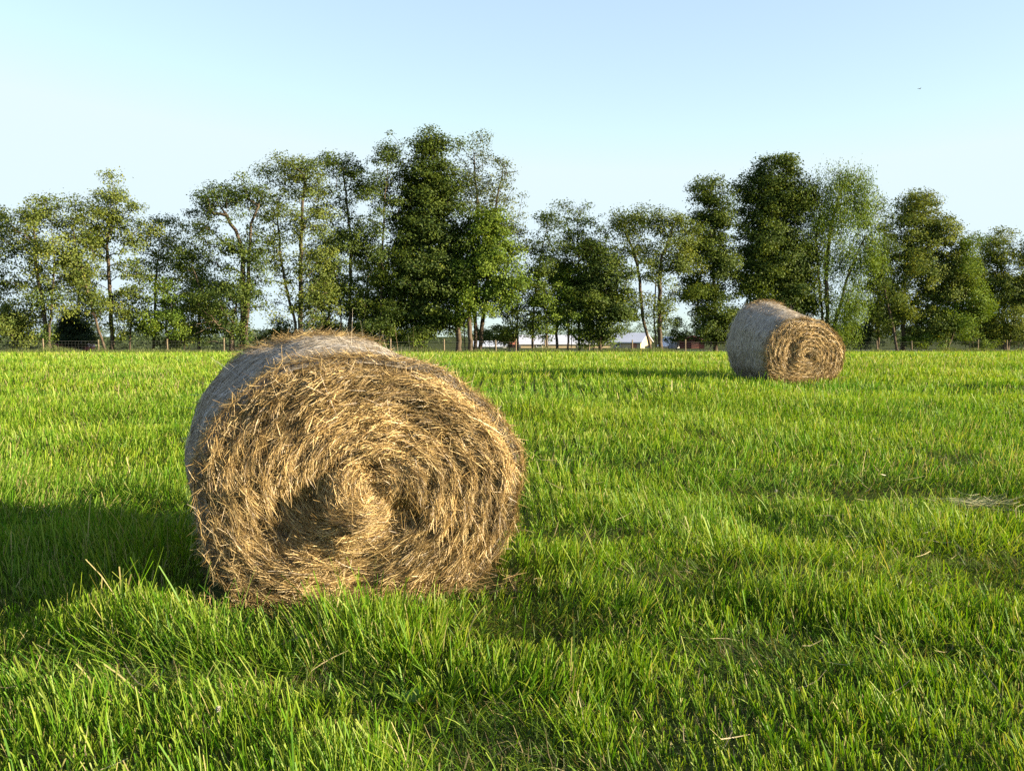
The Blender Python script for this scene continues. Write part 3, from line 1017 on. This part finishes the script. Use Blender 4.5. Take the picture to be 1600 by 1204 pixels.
# --- middle group
tree('slender_tree', 'thin pointed tree directly right of the big middle trees', 'tree', 832, 1.5, [[(832, 548), (834, 480), (845, 400), (858, 340)]],
     [(858, 345, 20, 28, .9), (850, 400, 34, 40), (840, 450, 36, 35), (835, 500, 36, 28, .7)], 'deep', .72, r0=.13)
tree('slender_tree', 'thin pointed tree with the highest tip in the row right of the middle trees', 'tree', 905, 2.5, [[(905, 548), (905, 460), (903, 380), (903, 325)]],
     [(903, 330, 22, 24, .9), (900, 370, 34, 34), (885, 420, 40, 40), (910, 450, 40, 40)], 'deep', .75, r0=.14)
tree('young_tree', 'young tree with a short trunk in front of the long white shed', 'tree', 854, 0.8, [[(854, 548), (854, 510), (852, 470)]],
     [(853, 485, 30, 32), (848, 440, 26, 35, .6)], 'fresh', .8, r0=.13, cr=.7)
tree('young_tree', 'slim double stemmed young tree before the right end of the long white shed', 'tree', 890, 0.9, [[(888, 548), (888, 500), (886, 460)], [(893, 548), (894, 500)]],
     [(888, 490, 30, 32), (885, 445, 26, 35, .6)], 'fresh', .7, r0=.11, cr=.7)
tree('slender_tree', 'narrow dark stemmed tree at the right foot of the middle maples', 'tree', 809, 2.0, [[(809, 548), (808, 490), (812, 430)]],
     [(812, 440, 24, 40), (800, 490, 32, 28, .8)], 'deep', .7, r0=.10)
tree('broad_tree', 'dense broad tree sloping down to the right, left of the three stemmed tree', 'tree', 938, 0.7, [[(938, 548), (938, 490), (935, 420), (930, 375)]],
     [(925, 385, 40, 32), (945, 430, 46, 40), (955, 475, 44, 34), (920, 470, 48, 40), (935, 515, 44, 22, .9), (975, 490, 25, 22)], 'deep', 1.25, leaf=.19, r0=.2)
tree('stemmed_tree', 'fan shaped tree on several bare dark stems, the middle of the right half', 'tree', 1020, 0.6,
     [[(1018, 547), (1004, 495), (1000, 440), (990, 390), (975, 360)], [(1027, 547), (1022, 490), (1026, 430), (1035, 380)], [(1033, 547), (1030, 480), (1032, 410), (1050, 360)]],
     [(985, 350, 36, 24), (1025, 345, 46, 24), (1070, 365, 28, 34), (1075, 405, 26, 30), (1000, 385, 44, 26, .7), (1045, 400, 36, 30, .6), (1035, 490, 24, 36, .5), (1010, 430, 40, 25, .25)],
     'olive', .85, r0=.24)
# --- right group
tree('columnar_tree', 'dark columnar tree left of the far bale', 'tree', 1118, 2.0, [[(1118, 547), (1118, 480), (1112, 400), (1105, 300)]],
     [(1105, 295, 30, 32), (1122, 340, 36, 36), (1100, 380, 40, 45), (1135, 420, 34, 50, .8), (1095, 460, 44, 40), (1120, 505, 52, 32, 1.0)], 'deep', 1.15, leaf=.19, r0=.24)
tree('maple_tree', 'big dense dark tree rising straight behind the far bale', 'tree', 1212, 2.4, [[(1212, 547), (1210, 480), (1212, 380), (1212, 280)]],
     [(1212, 270, 46, 32), (1190, 320, 42, 45), (1240, 320, 42, 48), (1200, 380, 60, 50), (1250, 400, 40, 50), (1195, 440, 58, 45), (1245, 465, 48, 40), (1205, 500, 60, 35, .9), (1165, 290, 14, 10, .7)],
     'deep', 1.4, leaf=.2, per=120, r0=.3, cr=.9)
tree('willow_tree', 'light green tree with drooping willowy boughs right of the big dark tree', 'tree', 1292, 0.9, [[(1292, 547), (1293, 480), (1291, 420), (1300, 350), (1315, 290)], [(1292, 430), (1275, 370), (1285, 310)], [(1293, 470), (1325, 430), (1350, 370)]],
     [(1300, 280, 36, 26), (1335, 275, 30, 22), (1350, 315, 34, 36, .9), (1310, 330, 44, 40, .7), (1285, 340, 26, 50, .8), (1360, 385, 26, 42, .8), (1320, 400, 46, 40, .7), (1330, 460, 42, 40, .8), (1310, 505, 36, 34, .9)],
     'fresh', .94, leaf=.2, per=105, r0=.22, droop=1.0)
tree('leaning_tree', 'tree on a bare trunk leaning left just right of the willowy tree', 'tree', 1403, 0.5, [[(1403, 546), (1396, 510), (1382, 460), (1374, 410), (1372, 340)]],
     [(1378, 340, 28, 40, .6), (1388, 400, 30, 40, .6), (1385, 470, 30, 45, .9)], 'deep', .7, r0=.15)
tree('broad_tree', 'large full rounded tree with layered boughs at right', 'tree', 1411, 2.4, [[(1411, 546), (1412, 480), (1420, 400), (1432, 330)]],
     [(1432, 325, 38, 30), (1420, 370, 46, 42), (1465, 365, 38, 36), (1440, 420, 62, 40), (1490, 410, 30, 40), (1420, 475, 56, 40), (1480, 470, 46, 44), (1445, 515, 55, 26, .8)],
     'olive', 1.15, leaf=.19, r0=.26)
tree('young_tree', 'bright fresh green tree in front, between the two big trees at far right', 'tree', 1478, 0.8, [[(1477, 547), (1479, 510), (1490, 470)], [(1478, 520), (1505, 480), (1512, 430)]],
     [(1510, 400, 24, 45, .8), (1515, 455, 32, 32), (1490, 505, 38, 25), (1535, 490, 24, 28, .8)], 'fresh', 1.0, r0=.15)
tree('broad_tree', 'hazy olive tree with two peaks at the right edge', 'tree', 1570, 1.8, [[(1570, 546), (1570, 480), (1565, 390)], [(1572, 546), (1590, 470), (1610, 400)]],
     [(1563, 385, 26, 32, .9), (1605, 400, 28, 34), (1560, 440, 36, 40), (1605, 455, 40, 40), (1575, 505, 50, 34)], 'olive', 1.15, leaf=.18, r0=.22)
tree('slender_tree', 'faint slim tree top showing behind the big trees at far right', 'tree', 1520, 9, [[(1520, 544), (1518, 460), (1520, 380)]],
     [(1518, 370, 18, 26, .8), (1520, 420, 26, 36)], 'olive', .6, r0=.13)
# --- evergreens, shrubs and farther trees behind the fence
tree('evergreen_tree', 'small dark conical evergreen behind the fence near the red car', 'tree', 112, 11, [[(112, 548), (112, 500), (112, 484)]],
     [(112, 493, 14, 14), (113, 512, 26, 18), (116, 530, 38, 16)], 'dark', 3.2, leaf=.15, per=120, cr=.6, r0=.15, group='shrubs and low trees behind the fence')


BG = 'background trees behind the front row'
tree('background_tree', 'pale background tree between the ivy clump tree and the straight tall tree', 'tree', 120, 14, [[(120, 546), (122, 480), (120, 430)]], [(120, 440, 34, 36), (135, 490, 30, 30, .6)], 'grey', .8, group=BG)
tree('background_tree', 'background tree filling the gap left of the big ivy covered tree', 'tree', 312, 13, [[(312, 546), (310, 480), (315, 420)]], [(312, 440, 36, 44), (300, 495, 36, 34), (335, 480, 26, 40, .7)], 'olive', .85, group=BG)
tree('background_tree', 'background tree showing through between the two tall trees over the bale', 'tree', 512, 12, [[(512, 546), (514, 470), (510, 380)]], [(510, 400, 32, 46), (515, 460, 36, 40), (505, 510, 34, 26)], 'deep', .85, group=BG)
tree('background_tree', 'background tree showing past the slender bare stemmed tree', 'tree', 572, 13, [[(572, 546), (574, 470), (576, 400)]], [(575, 420, 30, 45), (570, 480, 34, 40), (615, 500, 30, 30, .8)], 'deep', .85, group=BG)
tree('background_tree', 'background tree in the gap behind the two thin pointed trees', 'tree', 870, 12, [[(870, 546), (870, 470), (872, 400)]], [(872, 420, 28, 40), (868, 480, 30, 30, .8)], 'deep', .8, group=BG)
tree('background_tree', 'background tree between the willowy tree and the full rounded tree', 'tree', 1372, 12, [[(1372, 545), (1372, 470), (1370, 400)]], [(1370, 430, 26, 40), (1376, 490, 34, 40)], 'deep', 1.1, group=BG)
tree('background_tree', 'background tree closing the gap left of the two peaked tree', 'tree', 1535, 12, [[(1535, 545), (1535, 470), (1535, 420)]], [(1535, 450, 26, 34), (1530, 505, 34, 30)], 'deep', 1.1, group=BG)


def shrub(label, px, dY, blobs, hue, dens=1.2):
    st = [[(px + s, 545), (px + s * 2.5, 545 - 18)] for s in (-4, 0, 5)]
    return tree('shrub', label, 'shrub', px, dY, st, blobs, hue, dens, leaf=.15, per=80, cr=.6, r0=.05, group='shrubs and low trees behind the fence', fill=0)


shrub('dark rounded bush seen just over the left shoulder of the foreground bale', 436, 14, [(436, 515, 24, 22), (425, 532, 26, 14), (450, 530, 22, 16)], 'deep', 1.6)
shrub('bushy thicket under the thin drooping tree at left', 288, 4, [(285, 500, 34, 40), (270, 528, 40, 20)], 'olive', 1.0)
shrub('low bushes beneath the slender bare stemmed tree', 600, 3, [(600, 520, 50, 26), (560, 522, 36, 24), (640, 530, 30, 18)], 'fresh', 1.0)
shrub('tangled shrub under the left boughs of the tallest tree', 650, 2, [(650, 525, 36, 20), (670, 512, 26, 20)], 'deep', 1.3)
shrub('round bush between the maple trunks and the red shed', 765, 16, [(762, 520, 26, 16), (785, 526, 22, 16)], 'deep', 1.5)
shrub('brownish shrub before the dark red shed', 795, 2.5, [(795, 524, 20, 18)], 'olive', 1.2)
shrub('leafy bush at the foot of the dense broad tree', 920, 1.6, [(915, 528, 24, 16), (945, 532, 24, 13)], 'fresh', 1.2)
shrub('bush to the right of the three stemmed tree', 1050, 4, [(1048, 510, 26, 22), (1060, 528, 22, 14)], 'olive', 1.1)
shrub('bush under the dark columnar tree beside the far bale', 1100, 1.2, [(1100, 525, 36, 18), (1130, 520, 22, 24)], 'deep', 1.3)
shrub('shadowy bush right of the far bale under the willow', 1345, 5, [(1345, 520, 34, 24), (1318, 525, 26, 20)], 'dark', 1.5)
shrub('leafy bush by the fence under the full rounded tree', 1440, 1.0, [(1436, 530, 22, 16), (1470, 527, 24, 18)], 'fresh', 1.0)
shrub('leafy bush by the fence left of the two peaked tree', 1515, 1.2, [(1512, 532, 26, 15), (1545, 530, 22, 16)], 'fresh', 1.0)
shrub('dark bush at the fence on the far right edge', 1592, 2.5, [(1592, 525, 26, 22), (1560, 526, 26, 18)], 'deep', 1.3)


def far_wood():
    """hedgerow and woods far beyond, one mass"""
    g = np.random.default_rng(77)
    P = []
    for (Y, n, hlo, hhi, x0, x1) in ((250, 900, 2.0, 5.0, -190, 220), (300, 900, 2.5, 6.5, -230, 260), (150, 260, 1.2, 3.2, -100, -22), (140, 260, 1.5, 4.0, 38, 100)):
        x = g.uniform(x0, x1, n)
        top = hlo + (hhi - hlo) * np.clip(vnoise(x * 0.05, x * 0 + Y, 200) * 0.6 + vnoise(x * .2, x * 0 + Y, 201) * .5, 0, 1)
        y = Y + g.normal(0, 4, n)
        z = ground_z(x, y) + top * g.random(n) ** 0.6
        P.append(np.stack([x, y, z], -1))
    P = np.concatenate(P)
    k = 60
    rep = np.repeat(np.arange(len(P)), k)
    u = unit(g.normal(0, 1, (len(rep), 3))) * g.random((len(rep), 1)) ** .5
    p = P[rep] + u * np.array([1.3, 1.3, .8])
    nr = unit(g.normal(0, 1, p.shape) + [0, 0, .6])
    d = unit(np.cross(nr, g.normal(0, 1, p.shape)))
    b = np.cross(nr, d)
    s = 0.34 * g.uniform(.6, 1.3, (len(rep), 1))
    v = np.stack([p - d * s * .5, p + b * s * .35, p + d * s * .5, p - b * s * .35], 1).reshape(-1, 3)
    col = np.array([.035, .058, .022]) + np.array([.05, .06, .03]) * (g.random((len(P), 1))[rep] * .6 + g.random((len(rep), 1)) * .4)
    tag(new_obj('far_woods', fast_mesh('far_woods', v, np.arange(len(v)).reshape(-1, 4), M_LEAF, np.repeat(col, 4, 0))),
        'distant hedgerows and woods beyond the farm buildings', 'woods', kind='stuff')


far_wood()


# ------------------------------------------------------------------ farm buildings beyond the trees
def building(name, label, cat, px0, px1, Y, eave, ridge, depth, wall, roof, axis='x', yaw=0.0, doors=(), windows=(), over=0.3):
    """gabled building; ridge along x (long side faces the field) or along y (gable faces the field)"""
    p0, p1 = (px0 - 800) / F * Y, (px1 - 800) / F * Y
    w = p1 - p0
    cx = (p0 + p1) / 2
    g = float(ground_z(cx, Y)) - 0.05
    root = thing(name, label, cat, (cx, Y, g), yaw, 'farm buildings beyond the trees')
    hw, hd = w / 2, depth / 2
    b = Parts()
    if axis == 'x':
        prof = [(-hd, 0), (hd, 0), (hd, eave), (0, ridge), (-hd, eave)]
        v = np.array([[s * hw, y, z] for s in (-1, 1) for y, z in prof])
    else:
        prof = [(-hw, 0), (hw, 0), (hw, eave), (0, ridge), (-hw, eave)]
        v = np.array([[x, s * hd, z] for s in (-1, 1) for x, z in prof])
    b.add(v, [np.array([[0, 1, 2, 3, 4], [9, 8, 7, 6, 5]]), np.array([[0, 5, 6, 1], [1, 6, 7, 2], [4, 9, 5, 0]])])
    b.build('wall', wall, root)
    r = Parts()
    t = 0.14
    for s in (-1, 1):
        if axis == 'x':
            e = hd + over
            ze = eave - (ridge - eave) / hd * over + .02
            a = [(-hw - over, 0, ridge + .02), (hw + over, 0, ridge + .02), (hw + over, s * e, ze), (-hw - over, s * e, ze)]
        else:
            e = hw + over
            ze = eave - (ridge - eave) / hw * over + .02
            a = [(0, -hd - over, ridge + .02), (0, hd + over, ridge + .02), (s * e, hd + over, ze), (s * e, -hd - over, ze)]
        a = np.array(a)
        vv = np.concatenate([a, a + [0, 0, t]])
        r.add(vv, np.array([[0, 1, 2, 3], [7, 6, 5, 4], [0, 4, 5, 1], [1, 5, 6, 2], [2, 6, 7, 3], [3, 7, 4, 0]]))
    r.build('roof', roof, root)
    for x, dw, dh in doors:
        q = Parts()
        q.box((x, -hd - .03, dh / 2 + .05), (dw, .06, dh))
        d = q.build('door', M_DOOR, root)
        q = Parts()
        q.box((x + dw * .4, -hd - .09, dh * .5), (.06, .06, .2))
        q.build('handle', M_WIRE, d)
    for x, z, ww, wh in windows:
        q = Parts()
        q.box((x, -hd - .02, z), (ww, .05, wh))
        d = q.build('window', M_GLASS, root)
        q = Parts()
        for sx in (-1, 1):
            q.box((x + sx * (ww / 2 + .05), -hd - .04, z), (.1, .09, wh + .2))
            q.box((x, -hd - .04, z + sx * (wh / 2 + .05)), (ww, .09, .1))
        q.build('frame', M_WALLW, d)
    return root


building('long_shed', 'long low farm shed with a white metal roof and cream wall', 'shed', 812, 958, 172, 0.8, 2.1, 9, M_WALLC, M_ROOFW, 'x', R(2), windows=((-5, .6, .8, .5), (2, .6, .8, .5)))
building('farmhouse', 'cream walled farm building with a white roof and red door', 'house', 962, 1010, 160, 1.1, 2.4, 6, M_WALLC, M_ROOFW, 'x', R(-24), doors=((1.4, .9, 0.95),), windows=((-1.2, .65, .6, .45),))
building('small_shed', 'small shed with a pale grey metal roof right of the cream farm building', 'shed', 1036, 1058, 165, .6, 1.8, 3, M_WALLW, M_ROOFG, 'y', R(20))
building('low_shed', 'low shed with a pale bluish roof behind the maple trunks', 'shed', 742, 790, 168, .4, 1.1, 5, M_WALLW, M_ROOFG, 'x', R(3))
building('red_barn', 'dark red barn left of the long white shed', 'barn', 788, 816, 180, 1.3, 2.2, 6, M_RED, M_RED, 'y', R(8), doors=((0, 1.2, 1.3),))
building('red_barn', 'dark red barn half hidden left of the far bale', 'barn', 1062, 1100, 160, 1.2, 2.0, 6, M_RED, M_RED, 'y', R(-10), doors=((.5, 1.2, 1.2),))


def road():
    px = np.linspace(-400, 2000, 80)
    a = np.array([gy(p, fence_Y(p) + 20) for p in px])
    b = np.array([gy(p, fence_Y(p) + 25) for p in px])
    # keep clear of the ground between its grid lines
    a[:, 2] += .06
    b[:, 2] += .06
    v = np.concatenate([a, b])
    i = np.arange(79)
    q = np.stack([i, i + 1, i + 81, i + 80], -1)
    tag(new_obj('road', fast_mesh('road', v, q, M_ROAD)), kind='structure')


road()


def car():
    g = gy(108, fence_Y(108) + 16)
    root = thing('parked_car', 'faded pinkish red car parked beyond the fence at far left', 'car', g, R(4))
    paint = plain('faded_red_paint', (0.42, 0.11, 0.09), .35, .5, .1, 2)
    pale = plain('pale_roof_paint', (0.62, 0.48, 0.42), .4, .5, .1, 2)
    rub = plain('tyre_rubber', (.03, .03, .03), .9, .2, .1, 5)
    prof = [(-2.1, .3), (2.1, .3), (2.15, .6), (2.0, .82), (1.0, .93), (-1.55, .95), (-2.08, .88), (-2.15, .55)]
    b = Parts()
    n = len(prof)
    v = [[x, s * .86, z] for s in (-1, 1) for x, z in prof]
    i = np.arange(n)
    b.add(v, [np.array([i, (i + n)[::-1]]), np.stack([i, (i + 1) % n + 0, (i + 1) % n + n, i + n], -1)])
    b.build('body', paint, root)
    b = Parts()
    prof = [(-1.5, .955), (.95, .935), (.35, 1.42), (-.95, 1.45)]
    v = [[x, s * (.8 if z < 1.2 else .66), z] for s in (-1, 1) for x, z in prof]
    b.add(v, [np.array([[0, 1, 2, 3], [7, 6, 5, 4], [0, 4, 5, 1], [1, 5, 6, 2], [2, 6, 7, 3], [3, 7, 4, 0]])])
    b.build('cabin', pale, root)
    b = Parts()
    for x0, x1, x2, x3 in ((-1.25, -.35, -.3, -.85), (-.22, .72, .3, -.2)):
        v = [(x0, -.812, 1.0), (x1, -.812, 1.0), (x2, -.695, 1.36), (x3, -.695, 1.36)]
        v = np.concatenate([np.array(v), np.array(v) + [0, .03, 0]])
        b.add(v, np.array([[0, 1, 2, 3], [7, 6, 5, 4], [0, 4, 5, 1], [1, 5, 6, 2], [2, 6, 7, 3], [3, 7, 4, 0]]))
    b.build('window', M_GLASS, root)
    for x in (-1.3, 1.35):
        for s in (-1, 1):
            b = Parts()
            b.tube([[x, s * .9, .32], [x, s * .72, .32]], .32, 16)
            t = b.build('wheel', rub, root)
            b = Parts()
            b.tube([[x, s * .915, .32], [x, s * .90, .32]], .18, 12)
            b.build('rim', M_WIRE, t)


car()


# ------------------------------------------------------------------ small things in the grass and in the sky
def wisp(label, px, py, n, ln, spread):
    p = hit(px, py)
    root = thing('hay_wisp', label, 'hay', p, 0, 'wisps of dry hay left on the grass')
    P = np.stack([rng.normal(0, spread[0], n), rng.normal(0, spread[1], n), 0.055 + np.abs(rng.normal(0, .025, n))], -1)
    P[:, 2] += ground_z(p[0] + P[:, 0], p[1] + P[:, 1]) - p[2]
    D = np.stack([np.ones(n), rng.normal(-.1, .5, n), rng.normal(-.02, .3, n)], -1)
    N = unit(np.array([0, -.3, 1]) + rng.normal(0, .3, (n, 3)))
    D = unit(D)
    N = unit(N - D * np.sum(N * D, -1, keepdims=True))
    v, q, c = strands(P, D, N, rng.uniform(.5, 1, n) * ln, np.full(n, .0036), rng.normal(0, 1.5, n), 4, np.array([.31, .30, .15]) * rng.uniform(.6, 1.15, (n, 1)), rng.exponential(.02, n))
    tag(new_obj('straw', fast_mesh('straw', v, q, M_STRAW, c), root), kind='stuff')


wisp('pale bundle of dry hay lying on the grass at the right edge', 1522, 800, 110, .24, (.17, .08))
wisp('dry hay scattered on short grass below the right bundle', 1420, 850, 40, .16, (.3, .12))


def scattered_hay():
    """dry stems dropped by the mower, thicker along the old rows"""
    n = 5200
    y = 3 + 27 * rng.random(n) ** 0.8
    x = (rng.random(n) * 2 - 1) * (0.535 * y + 1)
    row = 0.5 + 0.5 * np.sin((x * 0.95 - y * 0.31) * 2.1 + 2 * fbm(x * .3, y * .3, 160, 2))
    k = outside_bales(x, y) & (rng.random(n) < 0.12 + 0.88 * row ** 3)
    x, y = x[k], y[k]
    n = len(x)
    P = np.stack([x, y, ground_z(x, y) + 0.025 + 0.06 * rng.random(n)], -1)
    D = unit(np.stack([rng.normal(0, 1, n), rng.normal(0, .7, n), rng.normal(0, .22, n)], -1))
    N = unit(np.array([0, -.2, 1]) + rng.normal(0, .2, (n, 3)))
    N = unit(N - D * np.sum(N * D, -1, keepdims=True))
    v, q, c = strands(P, D, N, rng.uniform(.07, .22, n), .003 + .0003 * y, rng.normal(0, 2, n), 3, np.array([.30, .25, .12]) * rng.uniform(.5, 1.3, (n, 1)), rng.exponential(.02, n))
    tag(new_obj('scattered_hay', fast_mesh('scattered_hay', v, q, M_STRAW, c)), 'dry hay stems scattered thinly through the mown grass', 'hay', kind='stuff')


scattered_hay()


def clover(label, px, py, hh):
    p = hit(px, py)
    root = thing('clover_flower', label, 'flower', p, 0, 'clover flowers in the grass')
    b = Parts()
    b.tube([[0, 0, 0], [.005, 0, hh * .5], [.0, .004, hh]], .0018, 5)
    b.build('stem', plain('clover_stem', (.08, .16, .03), .8, .2, .1), root)
    b = Parts()
    g = np.random.default_rng(int(px))
    for i in range(40):
        d = unit(g.normal(0, 1, 3) + np.array([0, 0, .35]))
        b.tube([np.array([0, 0, hh]), np.array([0, 0, hh]) + d * .007, np.array([0, 0, hh]) + d * .013], [.0015, .003, .0008], 4)
    b.build('blossom', M_PETAL, root)


clover('pale clover flower standing in the grass right of centre', 1212, 806, .20)
clover('white clover flower low in the front grass left of centre', 343, 1158, .12)


def dock(label, px, py, s, seed):
    """broad leaved weed: a rosette of folded, curved leaves"""
    g = np.random.default_rng(seed)
    p = hit(px, py)
    root = thing('broadleaf_weed', label, 'weed', p, 0, 'broad leaved weeds in the grass')
    for i in range(7):
        az = i * 2.4 + g.normal(0, .3)
        L = s * g.uniform(.7, 1.1)
        n = 8
        t = np.linspace(0, 1, n)
        el = 1.15 - 1.0 * t
        r = np.cumsum(np.cos(el)) * L / n
        z = np.cumsum(np.sin(el)) * L / n
        w = L * .22 * np.sin(np.pi * np.clip(t * .9 + .08, 0, 1)) ** .8
        c = np.stack([np.cos(az) * r, np.sin(az) * r, z], -1)
        sd = np.array([-math.sin(az), math.cos(az), 0])
        wave = 1 + .12 * np.sin(t * 14 + i)
        v = np.concatenate([c - sd * (w * wave)[:, None] + [0, 0, .12 * s * .3], c, c + sd * (w * wave)[:, None] + [0, 0, .12 * s * .3]])
        k = np.arange(n - 1)
        q = np.concatenate([np.stack([k, k + 1, k + n + 1, k + n], -1), np.stack([k + n, k + n + 1, k + 2 * n + 1, k + 2 * n], -1)])
        col = np.tile(np.array([.10, .19, .02]) * g.uniform(.8, 1.2), (len(v), 1))
        new_obj('leaf', fast_mesh('leaf', v, q, M_GRASS, col, smooth=True), root)


dock('broad leaved weed in the front grass below the foreground bale', 640, 1110, .12, 1)
dock('broad leaved weed near the bottom left corner', 125, 1090, .10, 2)


def bird():
    p = at(1437, 139, 70)
    root = thing('bird', 'tiny dark bird flying high in the sky at upper right', 'bird', p, R(35))
    b = Parts()
    b.tube([[-.10, 0, 0], [-.05, 0, .004], [.0, 0, .005], [.05, 0, .008], [.085, 0, .014], [.105, 0, .012]], [.004, .02, .028, .022, .016, .003], 8)
    b.build('body', M_BIRD, root, True)
    for s in (-1, 1):
        v = np.array([[.045, s * .02, .01], [-.03, s * .02, .01], [.05, s * .08, .05], [-.02, s * .08, .048], [-.03, s * .16, .03], [-.05, s * .16, .028]])
        v = np.concatenate([v, v - [0, 0, .006]])
        q = np.array([[0, 1, 3, 2], [2, 3, 5, 4], [8, 9, 7, 6], [10, 11, 9, 8], [0, 2, 8, 6], [2, 4, 10, 8], [4, 5, 11, 10], [5, 3, 9, 11], [3, 1, 7, 9], [1, 0, 6, 7]])
        b = Parts()
        b.add(v, q)
        b.build('wing', M_BIRD, root)
    b = Parts()
    v = np.array([[-.09, -.012, .0], [-.09, .012, 0], [-.15, .028, .0], [-.15, -.028, 0]])
    b.add(np.concatenate([v, v - [0, 0, .005]]), np.array([[0, 1, 2, 3], [7, 6, 5, 4], [0, 4, 5, 1], [1, 5, 6, 2], [2, 6, 7, 3], [3, 7, 4, 0]]))
    b.build('tail', M_BIRD, root)


bird()
